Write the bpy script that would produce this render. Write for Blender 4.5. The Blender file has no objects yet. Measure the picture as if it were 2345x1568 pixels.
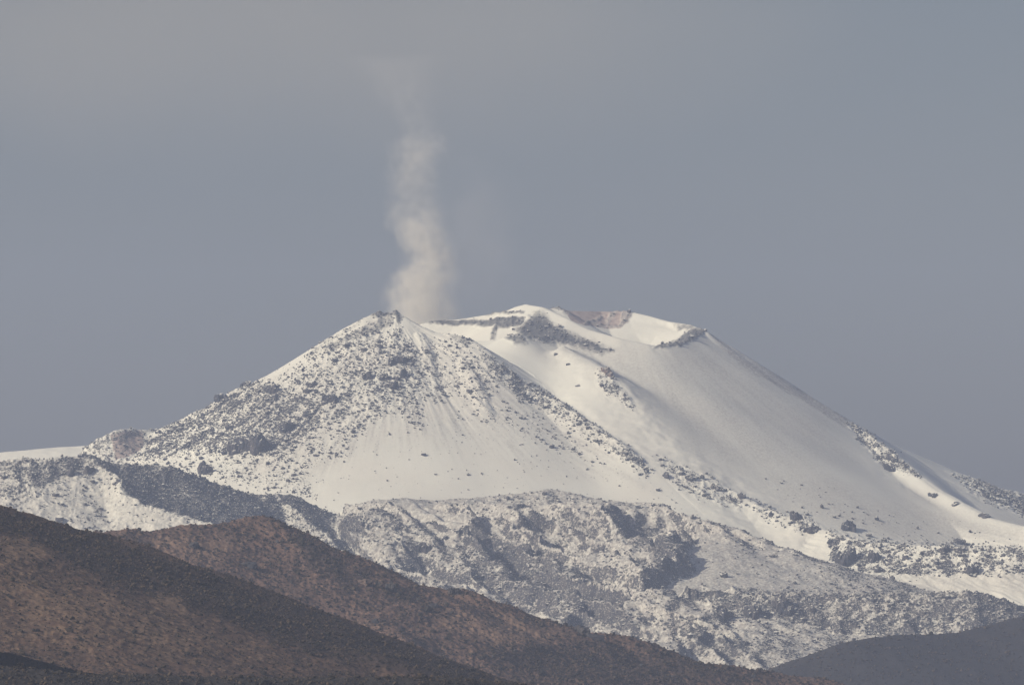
import bpy, math
import numpy as np

# ---------------------------------------------------------------- view set-up
# The camera stands at the origin and looks along +Y, slightly upwards, through a long lens.
# Ground features are given by where they are seen (u, v on a 2345 x 1568 sheet) and how far away they stand.
PITCH = math.radians(3.0)
TX = math.tan(math.radians(5.0))
CP, SP = math.cos(PITCH), math.sin(PITCH)
UC, VC = 1172.5, 784.0
K = TX / UC
SUN_EL, SUN_AZ = 27.0, 60.0          # sun to the left of and behind the camera

def P(u, v, D):
    cx, cy = (u - UC) * K, (VC - v) * K
    t = D / (CP - cy * SP)
    return (cx * t, D, t * (SP + cy * CP))

def proj(x, y, z):
    f = y * CP + z * SP
    return UC + x / f / K, VC - (z * CP - y * SP) / f / K

# ---------------------------------------------------------------- noise
def _h(ix, iy, seed):
    n = (ix.astype(np.int64) * 374761393 + iy.astype(np.int64) * 668265263 + seed * 974634777) & 0xFFFFFFFF
    n = ((n ^ (n >> 13)) * 1274126177) & 0xFFFFFFFF
    return n ^ (n >> 16)

_GA = np.arange(256) * (2 * math.pi / 256)
_GX, _GY = np.cos(_GA).astype(np.float32), np.sin(_GA).astype(np.float32)

def noise(x, y, seed=0):
    x0, y0 = np.floor(x), np.floor(y)
    fx, fy = (x - x0).astype(np.float32), (y - y0).astype(np.float32)
    ix, iy = x0.astype(np.int64), y0.astype(np.int64)
    def g(dx, dy):
        h = (_h(ix + dx, iy + dy, seed) >> 5) & 255
        return _GX[h] * (fx - dx) + _GY[h] * (fy - dy)
    sx = fx * fx * fx * (fx * (fx * 6 - 15) + 10)
    sy = fy * fy * fy * (fy * (fy * 6 - 15) + 10)
    a = g(0, 0) * (1 - sx) + g(1, 0) * sx
    b = g(0, 1) * (1 - sx) + g(1, 1) * sx
    return (a * (1 - sy) + b * sy) * 1.5

def fbm(x, y, octv=4, seed=0, gain=0.5):
    s, a, t = 0, 1.0, 0
    for k in range(octv):
        s = s + a * noise(x * 2 ** k, y * 2 ** k, seed + k * 17)
        t += a
        a *= gain
    return s / t

def billow(x, y, octv=4, seed=0, gain=0.5):
    s, a, t = 0, 1.0, 0
    for k in range(octv):
        s = s + a * (1 - np.abs(noise(x * 2 ** k, y * 2 ** k, seed + k * 17)) * 2)
        t += a
        a *= gain
    return s / t

def sstep(a, b, x):
    t = np.clip((x - a) / (b - a), 0, 1)
    return t * t * (3 - 2 * t)

# ---------------------------------------------------------------- land forms
def ridge(X, Y, pts, s0, s1=None, L=150.0, r=3.0):
    """The ground below a crest line: falls away at slope s0 near the crest, s1 farther out."""
    s1 = s0 if s1 is None else s1
    p = [P(*q) for q in pts]
    Z = np.full(X.shape, -1e6, np.float32)
    for a, b in zip(p[:-1], p[1:]):
        dx, dy = b[0] - a[0], b[1] - a[1]
        ln = math.hypot(dx, dy)
        g = (b[2] - a[2]) / ln
        s = max(s0, abs(g) * 1.15 + 1e-3)
        ux, uy = dx / ln, dy / ln
        t = (X - a[0]) * ux + (Y - a[1]) * uy
        dp = np.abs((X - a[0]) * uy - (Y - a[1]) * ux)
        t = np.clip(t + dp * (g / math.sqrt(s * s - g * g)), 0, ln)
        d = np.hypot(X - a[0] - t * ux, Y - a[1] - t * uy)
        d = np.sqrt(d * d + r * r) - r
        f = s1 * d + (s0 - s1) * L * (1 - np.exp(-d / L))
        Z = np.maximum(Z, a[2] + g * t - f)
    return Z

def smax(a, b, k):
    h = np.clip(k - np.abs(a - b), 0, None) / k
    return np.maximum(a, b) + h * h * k * 0.25

def poly(U, V, pts, feather):
    """1 inside a ring, falling to 0 across the feather."""
    pts = np.array(pts, np.float32)
    inside = np.zeros(U.shape, bool)
    dmin = np.full(U.shape, 1e9, np.float32)
    n = len(pts)
    for i in range(n):
        x0, y0 = pts[i]; x1, y1 = pts[(i + 1) % n]
        c = ((y0 > V) != (y1 > V))
        with np.errstate(divide='ignore', invalid='ignore'):
            c &= U < (x1 - x0) * (V - y0) / (y1 - y0 + 1e-9) + x0
        inside ^= c
        ex, ey = x1 - x0, y1 - y0
        t = np.clip(((U - x0) * ex + (V - y0) * ey) / (ex * ex + ey * ey + 1e-9), 0, 1)
        dmin = np.minimum(dmin, np.hypot(U - x0 - t * ex, V - y0 - t * ey))
    sd = np.where(inside, dmin, -dmin)
    return sstep(-feather, feather, sd)

# ---------------------------------------------------------------- node helpers
def new_mat(name):
    m = bpy.data.materials.new(name)
    m.use_nodes = True
    nt = m.node_tree
    for n in list(nt.nodes):
        nt.nodes.remove(n)
    return m, nt

class NT:
    def __init__(s, nt): s.nt = nt
    def n(s, kind, **kw):
        nd = s.nt.nodes.new(kind)
        for k, v in kw.items(): setattr(nd, k, v)
        return nd
    def l(s, a, b): s.nt.links.new(a, b)
    def val(s, sock, v):
        if hasattr(v, 'is_output'): s.l(v, sock)
        else: sock.default_value = v
    def math(s, op, a, b=0.0, c=0.0, clamp=False):
        nd = s.n('ShaderNodeMath', operation=op, use_clamp=clamp)
        s.val(nd.inputs[0], a); s.val(nd.inputs[1], b)
        if op in ('MULTIPLY_ADD',): s.val(nd.inputs[2], c)
        return nd.outputs[0]
    def attr(s, name): return s.n('ShaderNodeAttribute', attribute_name=name).outputs['Fac']
    def mix(s, f, a, b):
        nd = s.n('ShaderNodeMix', data_type='RGBA')
        s.val(nd.inputs[0], f)
        s.val(nd.inputs[6], a if hasattr(a, 'is_output') else (*a, 1))
        s.val(nd.inputs[7], b if hasattr(b, 'is_output') else (*b, 1))
        return nd.outputs[2]
    def step(s, x, a, b, o0=0.0, o1=1.0):
        nd = s.n('ShaderNodeMapRange', interpolation_type='SMOOTHSTEP')
        s.val(nd.inputs[0], x); s.val(nd.inputs[1], a); s.val(nd.inputs[2], b)
        nd.inputs[3].default_value = o0; nd.inputs[4].default_value = o1
        return nd.outputs[0]
    def noise(s, vec, scale, detail=4.0, rough=0.55):
        nd = s.n('ShaderNodeTexNoise')
        s.l(vec, nd.inputs['Vector'])
        nd.inputs['Scale'].default_value = scale
        nd.inputs['Detail'].default_value = detail
        nd.inputs['Roughness'].default_value = rough
        return nd.outputs['Fac']
    def map(s, vec, sc=(1, 1, 1), rot=(0, 0, 0)):
        nd = s.n('ShaderNodeMapping')
        s.l(vec, nd.inputs[0]); nd.inputs['Scale'].default_value = sc; nd.inputs['Rotation'].default_value = rot
        return nd.outputs[0]
    def surf(s, col, rough=0.9, bump=None, bstr=0.3, bdist=1.0):
        b = s.n('ShaderNodeBsdfPrincipled')
        s.val(b.inputs['Base Color'], col); s.val(b.inputs['Roughness'], rough)
        b.inputs['Specular IOR Level'].default_value = 0.15
        if bump is not None:
            bp = s.n('ShaderNodeBump'); bp.inputs['Strength'].default_value = bstr; bp.inputs['Distance'].default_value = bdist
            s.l(bump, bp.inputs['Height']); s.l(bp.outputs[0], b.inputs['Normal'])
        o = s.n('ShaderNodeOutputMaterial')
        s.l(b.outputs[0], o.inputs[0])

SNOW = (0.78, 0.77, 0.695)

def rock_colour(t, geo):
    n = t.noise(geo, 0.05, 5, 0.6)
    c = t.mix(t.step(n, 0.35, 0.65), (0.041, 0.043, 0.056), (0.088, 0.082, 0.086))
    n2 = t.noise(geo, 0.4, 3, 0.6)
    return t.mix(t.math('MULTIPLY', t.step(n2, 0.55, 0.75), 0.5), c, (0.125, 0.105, 0.096))

def snow_land_material():
    m, nt = new_mat('snow_and_lava')
    t = NT(nt)
    geo = t.n('ShaderNodeNewGeometry')
    pos = geo.outputs['Position']
    rock, dust_shade, pink, bare = t.attr('rock'), t.attr('dust_shade'), t.attr('pink'), t.attr('bare')
    n = t.noise(t.map(pos, (1, .6, 1)), 0.17, 6, 0.70)
    big = t.noise(pos, 0.022, 4, 0.6)
    sep = t.n('ShaderNodeSeparateXYZ'); t.l(geo.outputs['Normal'], sep.inputs[0])
    steep = t.math('MULTIPLY', t.math('SUBTRACT', 0.80, sep.outputs[2]), 0.35)
    mixn = t.math('MULTIPLY_ADD', n, 0.72, t.math('MULTIPLY', big, 0.28))
    drive = t.math('ADD', t.math('ADD', mixn, steep), t.math('MULTIPLY', t.math('SUBTRACT', rock, 0.55), 0.55))
    gate = t.step(rock, 0.03, 0.12)
    speck = t.step(t.noise(t.map(pos, (1, .6, 1)), 0.42, 3, 0.6), 0.55, 0.62)
    f = t.math('MULTIPLY', t.math('MULTIPLY', t.step(drive, 0.50, 0.57), gate), t.math('SUBTRACT', 1.0, t.math('MULTIPLY', speck, .75)))
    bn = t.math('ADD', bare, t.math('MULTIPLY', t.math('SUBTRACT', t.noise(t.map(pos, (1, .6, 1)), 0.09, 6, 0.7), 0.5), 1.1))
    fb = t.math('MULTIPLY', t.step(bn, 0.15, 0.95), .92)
    # fine ash lying thinly on the snow, plus painted shade along the right skyline
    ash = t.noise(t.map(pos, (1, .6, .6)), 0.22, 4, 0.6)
    an = t.math('MINIMUM', .8, t.math('MULTIPLY', t.math('MULTIPLY', t.step(ash, 0.15, 0.95), dust_shade), 0.75))
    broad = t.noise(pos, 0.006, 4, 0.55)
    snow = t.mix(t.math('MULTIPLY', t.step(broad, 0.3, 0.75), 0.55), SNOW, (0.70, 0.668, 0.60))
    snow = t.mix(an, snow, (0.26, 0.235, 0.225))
    rc = rock_colour(t, pos)
    pk = t.mix(t.step(t.noise(pos, 0.08, 4), 0.4, 0.65), (0.45, 0.37, 0.33), (0.31, 0.245, 0.225))
    col = t.mix(f, snow, rc)
    col = t.mix(fb, col, t.mix(t.step(big, .4, .6), (.036, .039, .052), (.062, .061, .070)))  # bare rock, darkened and blued to carry the hollow's shade
    f = t.math('MAXIMUM', f, fb)
    pn = t.math('ADD', pink, t.math('MULTIPLY', t.math('SUBTRACT', n, 0.5), 0.5))
    col = t.mix(t.math('MULTIPLY', t.step(pn, 0.35, 0.65), t.math('SUBTRACT', 1.0, f)), col, pk)
    bump = t.math('ADD', t.math('MULTIPLY', f, 0.8), t.math('MULTIPLY', n, t.math('ADD', .12, t.math('MULTIPLY', gate, .5))))
    t.surf(col, 0.85, bump, 0.55, 1.6)
    return m

def rock_material(snowy=True, name='lava_rock', warm=False):
    m, nt = new_mat(name)
    t = NT(nt)
    geo = t.n('ShaderNodeNewGeometry'); pos = geo.outputs['Position']
    if warm:
        n = t.noise(pos, 0.25, 5, 0.6)
        rc = t.mix(t.step(n, 0.35, 0.65), (0.105, 0.078, 0.067), (0.185, 0.135, 0.115))
    else:
        rc = rock_colour(t, pos)
    col = rc
    n3 = t.noise(pos, 0.5, 4, 0.6)
    if snowy:
        sep = t.n('ShaderNodeSeparateXYZ'); t.l(geo.outputs['Normal'], sep.inputs[0])
        d = t.math('ADD', sep.outputs[2], t.math('MULTIPLY', t.math('SUBTRACT', n3, 0.5), 1.0))
        col = t.mix(t.step(d, 0.64, 0.88), rc, SNOW)
    t.surf(col, 0.9, n3, 0.6, 0.7)
    return m

def scrub_material(name, lo, hi, pale, dark):
    m, nt = new_mat(name)
    t = NT(nt)
    geo = t.n('ShaderNodeNewGeometry'); pos = geo.outputs['Position']
    dk, pl = t.attr('dark'), t.attr('pale')
    n1 = t.noise(t.map(pos, (1, .5, 1)), 0.35, 5, 0.7)
    n2 = t.noise(t.map(pos, (.6, .4, 1)), 0.045, 5, 0.62)
    n3 = t.noise(t.map(pos, (.45, .45, 1)), 0.22, 6, 0.70)
    col = t.mix(t.step(n2, 0.36, 0.64), lo, hi)
    col = t.mix(t.math('MULTIPLY', t.step(t.math('ADD', n3, t.math('MULTIPLY', pl, 0.22)), 0.53, 0.62), 0.8), col, pale)
    shr = t.math('ADD', t.math('MULTIPLY_ADD', n1, 0.65, t.math('MULTIPLY', n3, 0.35)), t.math('MULTIPLY', dk, 0.22))
    shr = t.math('SUBTRACT', shr, t.math('MULTIPLY', pl, 0.09))
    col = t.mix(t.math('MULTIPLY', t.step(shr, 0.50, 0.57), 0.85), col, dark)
    t.surf(col, 0.95, n1, 0.5, .8)
    return m

# ---------------------------------------------------------------- object helpers
COL = bpy.context.scene.collection

def grid_faces(ny, nx):
    i = np.arange((ny - 1) * (nx - 1))
    r, c = i // (nx - 1), i % (nx - 1)
    a = r * nx + c
    return np.stack([a, a + 1, a + nx + 1, a + nx], 1).astype(np.int32)

def mesh_obj(name, co, faces, mat, attrs=None, smooth=True, parent=None):
    me = bpy.data.meshes.new(name)
    nf, k = faces.shape
    me.vertices.add(len(co)); me.loops.add(nf * k); me.polygons.add(nf)
    me.vertices.foreach_set('co', np.ascontiguousarray(co, np.float32).ravel())
    me.loops.foreach_set('vertex_index', np.ascontiguousarray(faces, np.int32).ravel())
    me.polygons.foreach_set('loop_start', np.arange(0, nf * k, k, dtype=np.int32))
    me.polygons.foreach_set('use_smooth', np.full(nf, smooth, bool))
    me.update(calc_edges=True)
    for an, av in (attrs or {}).items():
        at = me.attributes.new(an, 'FLOAT', 'POINT')
        at.data.foreach_set('value', np.ascontiguousarray(av, np.float32).ravel())
    me.materials.append(mat)
    o = bpy.data.objects.new(name, me)
    COL.objects.link(o)
    if parent: o.parent = parent
    return o

def tag(o, label=None, cat=None, group=None, kind=None):
    if label: o['label'] = label
    if cat: o['category'] = cat
    if group: o['group'] = group
    if kind: o['kind'] = kind
    return o

class Buf:
    """What stands nearest along each line of sight (for laying rocks out over the land)."""
    S = 1.5
    def __init__(s):
        s.w, s.h = int(2345 / s.S) + 1, int(1568 / s.S) + 1
        s.d = np.full(s.w * s.h, 1e9, np.float32)
        s.p = np.zeros((s.w * s.h, 3), np.float32)
        s.l = np.full(s.w * s.h, -1, np.int16)
        s.r = np.zeros(s.w * s.h, np.float32)
    def add(s, x, y, z, lab, dens):
        U, V = proj(x, y, z)
        ok = (U >= 0) & (U < 2345) & (V >= 0) & (V < 1568)
        idx = np.nonzero(ok)[0]
        cell = (V[idx] / s.S).astype(int) * s.w + (U[idx] / s.S).astype(int)
        o = np.argsort(-y[idx], kind='stable')
        idx, cell = idx[o], cell[o]
        keep = y[idx] < s.d[cell]
        idx, cell = idx[keep], cell[keep]
        s.d[cell] = y[idx]
        s.p[cell] = np.stack([x[idx], y[idx], z[idx]], 1)
        s.l[cell] = lab[idx] if hasattr(lab, '__len__') else lab
        s.r[cell] = dens[idx] if hasattr(dens, '__len__') else dens
    def at(s, u, v, near=None):
        for dv in (0, 1, 2, -1, 3, -2, 4, 5, 6, 7, 8, 10, 12, 14):
            for du in (0, 1, -1):
                c = (int(v / s.S) + dv) * s.w + int(u / s.S) + du
                if 0 <= c < len(s.d) and s.l[c] >= 0 and (near is None or (s.l[c] >= 20) == near): return c
        return None
BUF = Buf()

# ================================================================ THE VOLCANO MASSIF
xs = np.concatenate([np.arange(-2600, -1260, 14), np.arange(-1250, 1251, 1.9), np.arange(1262, 2600, 14)]).astype(np.float32)
ys = np.concatenate([np.arange(9950, 10250, 6), np.arange(10250, 12520, 2.6), np.arange(12520, 13400, 7)]).astype(np.float32)
X, Y = np.meshgrid(xs, ys)
wx = X + 9 * fbm(X / 60, Y / 60, 3, 5)
wy = Y + 9 * fbm(X / 60, Y / 60, 3, 6)

sx_ = X + 8 * fbm(X / 190, Y / 190, 2, 7)
sy_ = Y + 8 * fbm(X / 190, Y / 190, 2, 8)

def R(pts, s0, s1=None, L=150.0, r=3.0, smooth=False):
    return ridge(sx_ if smooth else wx, sy_ if smooth else wy, pts, s0, s1, L, r)

# far snowfields on both sides
far = R([(-200, 1040, 12500), (0, 1036, 12500), (100, 1026, 12500), (215, 1019, 12520), (350, 1010, 12540)], .35)
far = np.maximum(far, R([(1900, 960, 12150), (2075, 1056, 12400), (2170, 1091, 12560), (2345, 1131, 12800), (2600, 1190, 13100)], .58, .45))
knoll = R([(205, 1034, 11760), (225, 1004, 11780), (262, 985, 11800), (300, 982, 11830), (355, 986, 11880)], 1.15, .5, 40, 5)

# rocky cone in front
c1 = R([(250, 1040, 11800), (355, 988, 11850), (400, 967, 11855), (490, 926, 11870), (545, 891, 11880), (605, 869, 11900), (690, 816, 11930),
        (790, 752, 11970), (838, 726, 11990), (858, 719, 12000), (885, 717, 12010), (905, 715, 12000), (925, 726, 11985),
        (960, 745, 11965), (1000, 760, 11945), (1050, 769, 11925), (1085, 780, 11905), (1110, 800, 11880), (1150, 838, 11840),
        (1200, 878, 11790), (1250, 901, 11755), (1290, 926, 11715), (1330, 956, 11660), (1380, 986, 11605), (1430, 1018, 11545),
        (1460, 1043, 11505), (1490, 1068, 11468), (1540, 1120, 11395), (1600, 1182, 11315)], .66, .50, 260, 3, True)
# a spur from the summit and low ribs down the face
c1 = np.maximum(c1, R([(905, 718, 11990), (908, 752, 11940), (900, 800, 11868)], .9, .75, 60, 2))
for sp in ([(960, 760, 11935), (985, 850, 11790), (990, 930, 11670)], [(1050, 800, 11880), (1085, 870, 11750), (1110, 930, 11660)],
           [(860, 790, 11880), (820, 880, 11740), (800, 960, 11610)], [(740, 830, 11850), (700, 920, 11700), (690, 1000, 11570)],
           [(600, 900, 11830), (560, 980, 11700), (540, 1050, 11580)]):
    c1 = np.maximum(c1, R(sp, .80, .7, 60, 8))

# crater cone behind
c2 = R([(925, 752, 12330), (985, 737, 12350), (1050, 731, 12350), (1100, 723, 12340), (1150, 715, 12320), (1182, 703, 12290),
        (1207, 697, 12250), (1240, 703, 12215), (1300, 730, 12150), (1350, 755, 12105), (1420, 775, 12060), (1480, 788, 12045)], .62, .46, 380, 4, True)
c2 = np.maximum(c2, R([(1480, 788, 12045), (1520, 793, 12055), (1560, 785, 12105), (1590, 769, 12180), (1612, 758, 12250)], .64, .58, 380, 4, True))
c2 = np.maximum(c2, R([(1207, 697, 12250), (1235, 702, 12300), (1262, 707, 12340), (1278, 703, 12350), (1302, 712, 12410), (1380, 713, 12470), (1442, 713, 12450)], .62, .42, 300, 3, True))
c2 = np.maximum(c2, R([(1442, 713, 12450), (1490, 724, 12420), (1530, 736, 12390), (1575, 743, 12330), (1612, 758, 12250)], .64, .60, 300, 3, True))
c2 = np.maximum(c2, R([(1045, 772, 12090), (1085, 781, 12075), (1110, 781, 12065), (1140, 779, 12055), (1162, 768, 12050), (1188, 764, 12040),
        (1210, 772, 12045), (1260, 772, 12080)], .62, .42, 300, 3, True))
c2 = np.maximum(c2, R([(1612, 758, 12250), (1650, 783, 12242), (1700, 820, 12228), (1770, 860, 12205), (1840, 901, 12178), (1900, 942, 12150), (1945, 970, 12125), (1990, 1000, 12060),
        (2040, 1040, 11975), (2100, 1088, 11870), (2150, 1125, 11780), (2200, 1150, 11700), (2260, 1180, 11620), (2345, 1203, 11530), (2600, 1240, 11300)], .66, .60, 300, 14, True))
# rib with the lava levee running down to the right
rib = R([(1290, 790, 12010), (1340, 815, 11935), (1390, 844, 11855), (1440, 891, 11780), (1475, 943, 11703), (1505, 1004, 11625), (1530, 1051, 11560),
         (1600, 1087, 11510), (1680, 1122, 11440), (1740, 1160, 11380), (1800, 1182, 11330), (1835, 1190, 11310), (1870, 1206, 11280), (1900, 1212, 11250), (1960, 1233, 11190),
         (2060, 1241, 11140), (2200, 1246, 11090), (2345, 1246, 11050), (2600, 1250, 11000)], .62, .52, 150, 4)
c2 = smax(c2, rib, 10)
# the rocky cone stands in front of the crater cone's skirts
ring = [P(*q)[:2] for q in [(960, 745, 11965), (1050, 769, 11925), (1110, 800, 11880), (1200, 878, 11790), (1290, 926, 11715), (1380, 986, 11605), (1460, 1043, 11505),
        (1540, 1120, 11395), (1600, 1182, 11315)]] + [(260, 11050), (-300, 11050), (-300, 11965)]
c2 = c2 - 60 * poly(X, Y, ring, 14)

# snowy shoulder at the left
lf = R([(-200, 1080, 10730), (0, 1061, 10760), (60, 1051, 10780), (130, 1049, 10800), (200, 1041, 10830), (240, 1055, 10860), (290, 1066, 10890), (370, 1069, 10940),
        (440, 1086, 10990), (500, 1111, 11030), (560, 1129, 11070), (640, 1133, 11110), (690, 1146, 11140), (740, 1166, 11170), (780, 1186, 11190),
        (830, 1218, 11200), (900, 1262, 11200)], .60, .5, 200, 4)
lf = np.maximum(lf, R([(205, 1052, 10815), (262, 1088, 10750), (285, 1130, 10680), (330, 1155, 10635), (430, 1180, 10590), (520, 1215, 10530), (620, 1260, 10450)], .72, .6, 150, 4))
lf = np.maximum(lf, R([(60, 1062, 10770), (30, 1110, 10690), (10, 1160, 10610)], .7, .6, 150, 5))
lf = np.maximum(lf, R([(640, 1142, 11090), (690, 1180, 11020), (745, 1225, 10950), (800, 1275, 10860), (850, 1330, 10770)], .72, .62, 120, 4))

# lava hump in the middle
hp = R([(785, 1186, 11140), (830, 1161, 11165), (870, 1148, 11180), (930, 1142, 11200), (1010, 1147, 11230), (1100, 1142, 11250), (1180, 1131, 11270),
        (1250, 1121, 11280), (1300, 1129, 11270), (1400, 1153, 11230), (1500, 1186, 11180), (1600, 1213, 11130), (1700, 1243, 11080), (1800, 1263, 11030),
        (1862, 1288, 10985)], .45, .40, 200, 10)
for sp in ([(790, 1190, 11120), (850, 1235, 11030), (950, 1300, 10900), (1010, 1345, 10820), (1090, 1400, 10730)],
           [(930, 1150, 11180), (1010, 1200, 11070), (1075, 1255, 10970), (1150, 1330, 10840), (1230, 1400, 10730)],
           [(1120, 1150, 11220), (1190, 1200, 11110), (1240, 1250, 11020), (1310, 1320, 10890), (1395, 1390, 10770)],
           [(1280, 1150, 11220), (1400, 1215, 11090), (1500, 1268, 10990), (1572, 1305, 10920)],
           [(1230, 1205, 11120), (1300, 1255, 11030), (1380, 1310, 10930), (1440, 1365, 10830)],
           [(850, 1165, 11150), (930, 1225, 11040), (985, 1275, 10950)],
           [(1300, 1340, 10800), (1370, 1420, 10650), (1420, 1480, 10540), (1500, 1540, 10440)]):
    sp = [sp[0]] + [(a, b, d - 35) for a, b, d in sp[1:]]
    hp = np.maximum(hp, R(sp, .72, .58, 120, 5))
plain = R([(1600, 1216, 11100), (1700, 1246, 11050), (1800, 1266, 11000), (1862, 1290, 10955), (1900, 1340, 10850)], .30, .27, 200, 20)
hp = smax(hp, plain, 12)
hp = np.maximum(hp, R([(1430, 1440, 10420), (1500, 1470, 10380), (1700, 1500, 10330), (1900, 1500, 10330), (2345, 1470, 10330), (2600, 1460, 10330)], .3, .25, 200, 10))

# front flow at the right
fr = R([(1425, 1418, 10560), (1500, 1396, 10570), (1570, 1384, 10560), (1640, 1367, 10550), (1750, 1357, 10540), (1860, 1361, 10530), (2000, 1362, 10520),
        (2130, 1359, 10510), (2220, 1356, 10500), (2290, 1371, 10490), (2345, 1396, 10480), (2480, 1440, 10450)], .78, .70, 100, 8)
for sp in ([(1790, 1372, 10530), (1775, 1400, 10490), (1765, 1440, 10430)], [(1640, 1385, 10530), (1610, 1430, 10460)],
           [(1720, 1378, 10530), (1700, 1410, 10480), (1690, 1450, 10420)], [(2080, 1372, 10505), (2070, 1420, 10430)], [(2220, 1370, 10490), (2240, 1420, 10410)],
           [(1930, 1375, 10515), (1920, 1425, 10440)]):
    fr = np.maximum(fr, R(sp, .95, .85, 60, 6))

layers = [far, knoll, c1, c2, lf, hp, fr]
names = ['snowfield_hill', 'rocky_knoll_hill', 'rocky_cone_mountain', 'crater_cone_mountain', 'snowy_shoulder_hill', 'lava_hummock_hill', 'lava_front_hill']
labels = ['smooth snowfield on the skyline beyond the volcano', 'small brown cliff knoll with a snow cap at the foot of the left skyline',
          'steep snowy volcanic cone peppered with dark rocks', 'smooth ash dusted snow cone with two craters behind the rocky cone',
          'low shoulder at left with a blue shadowed side and patchy snow', 'hummocky old lava field half covered in snow below the rocky cone',
          'steep rocky front of a lava flow under patchy snow']
rockamp = [0.4, 5.0, 1.0, 0.2, 3.0, 2.2, 3.5]

Zb = np.maximum.reduce(layers)
U, V = proj(X, Y, Zb)
U = U + 10 * fbm(X / 45, Y / 70, 4, 201, .6); V = V + 7 * fbm(X / 45, Y / 70, 4, 202, .6)
lab = np.argmax(np.stack(layers), 0).astype(np.int16)

# blended heights: wind-filled snow hollows where neighbouring forms meet
Z = layers[0]
for l in layers[1:]:
    Z = smax(Z, l, 9)
Z = np.maximum(Z, -72)

rock = np.zeros_like(Z); dust_shade = np.zeros_like(Z); pink = np.zeros_like(Z); bare = np.zeros_like(Z)
def paint(A, k, pts, val, feather):
    msk = lab == k
    m = poly(U[msk], V[msk], pts, feather) * val
    A[msk] = np.maximum(A[msk], m)
def base(A, k, val):
    A[lab == k] = np.maximum(A[lab == k], val)

# --- rocky cone
base(rock, 2, .05)
paint(rock, 2, [(300, 1060), (330, 1000), (350, 985), (480, 925), (540, 885), (600, 868), (660, 885), (740, 920), (765, 955), (700, 1012), (620, 1052), (500, 1052), (420, 1045)], .68, 22)
paint(rock, 2, [(640, 865), (760, 795), (830, 762), (900, 755), (960, 800), (985, 850), (965, 900), (965, 985), (920, 950), (880, 945), (800, 1005), (740, 935), (650, 885)], .48, 25)
paint(rock, 2, [(960, 790), (1060, 775), (1120, 830), (1165, 870), (1095, 930), (1045, 905), (980, 930)], .32, 30)
paint(rock, 2, [(1100, 795), (1200, 872), (1300, 922), (1400, 996), (1495, 1072), (1480, 1092), (1380, 1030), (1300, 975), (1200, 915), (1100, 840)], .50, 10)
paint(rock, 2, [(280, 1060), (500, 1050), (700, 1010), (800, 960), (805, 1040), (700, 1080), (725, 1150), (640, 1135), (450, 1090)], .30, 25)
paint(rock, 2, [(880, 760), (920, 745), (940, 800), (900, 830)], .42, 12)
paint(rock, 2, [(1050, 930), (1200, 910), (1330, 1000), (1400, 1090), (1300, 1050), (1100, 970), (1020, 960)], .17, 35)
paint(bare, 2, [(735, 800), (790, 768), (850, 738), (890, 722), (908, 722), (900, 742), (850, 762), (800, 785), (750, 812)], .55, 6)
paint(bare, 2, [(845, 722), (885, 712), (912, 712), (922, 730), (912, 742), (905, 725), (860, 730)], .75, 5)
paint(bare, 2, [(690, 815), (800, 742), (842, 722), (838, 732), (790, 764), (700, 826)], .40, 6)
paint(bare, 2, [(1020, 762), (1060, 768), (1090, 782), (1075, 790), (1040, 776)], .55, 6)
paint(dust_shade, 2, [(480, 900), (900, 780), (1120, 840), (1400, 1010), (1460, 1100), (1300, 1080), (1100, 1030), (900, 1020), (780, 1060), (700, 1120), (560, 1090)], .75, 40)
# --- crater cone
paint(bare, 3, [(1196, 772), (1182, 752), (1215, 726), (1236, 716), (1262, 738), (1300, 762), (1345, 777), (1402, 803), (1375, 812), (1300, 790), (1248, 786)], 1.05, 20)  # dark ash and rock, with the hollow's soft shade painted in
paint(bare, 3, [(955, 742), (1010, 733), (1100, 732), (1150, 729), (1205, 726), (1192, 747), (1150, 752), (1080, 745), (1000, 745)], .85, 5)
paint(bare, 3, [(1128, 745), (1140, 745), (1130, 778), (1118, 778)], .8, 5)
paint(bare, 3, [(1090, 722), (1150, 713), (1205, 712), (1200, 719), (1140, 723)], .72, 4)
paint(bare, 3, [(1152, 775), (1188, 762), (1205, 775), (1206, 788), (1185, 792), (1170, 783)], .75, 6)
paint(bare, 3, [(1492, 799), (1560, 793), (1603, 772), (1620, 756), (1590, 751), (1550, 776), (1508, 788)], .86, 5)
paint(bare, 3, [(1535, 737), (1575, 742), (1612, 757), (1585, 764), (1552, 756)], .66, 9)
paint(pink, 3, [(1288, 708), (1380, 708), (1444, 708), (1440, 738), (1420, 753), (1335, 745), (1310, 735)], 1.0, 5)
paint(bare, 3, [(1258, 704), (1282, 700), (1312, 722), (1300, 722)], .6, 4)
for q in ([(1424, 711), (1445, 711), (1440, 738), (1420, 753), (1405, 750), (1424, 735)], [(1332, 742), (1375, 722), (1385, 724), (1365, 740), (1410, 744), (1420, 753)],
          [(1392, 718), (1408, 712), (1420, 712), (1390, 742), (1380, 744)]):
    paint(bare, 3, q, .62, 4)
paint(rock, 3, [(1360, 845), (1395, 843), (1450, 925), (1460, 945), (1400, 912), (1370, 882)], .55, 8)
paint(rock, 3, [(1495, 1045), (1540, 1052), (1620, 1088), (1725, 1148), (1690, 1170), (1600, 1150), (1550, 1125)], .50, 14)
paint(rock, 3, [(1720, 1140), (1800, 1170), (1850, 1180), (1895, 1212), (1860, 1228), (1800, 1215), (1720, 1170)], .5, 12)
paint(rock, 3, [(1885, 1245), (1900, 1213), (1960, 1230), (2200, 1243), (2345, 1245), (2400, 1310), (2300, 1325), (2160, 1325), (2000, 1325), (1900, 1290)], .60, 16)
paint(rock, 3, [(1700, 1085), (1850, 1090), (1960, 1135), (2120, 1190), (2320, 1215), (2320, 1240), (2000, 1235), (1850, 1185)], .17, 30)
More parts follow.
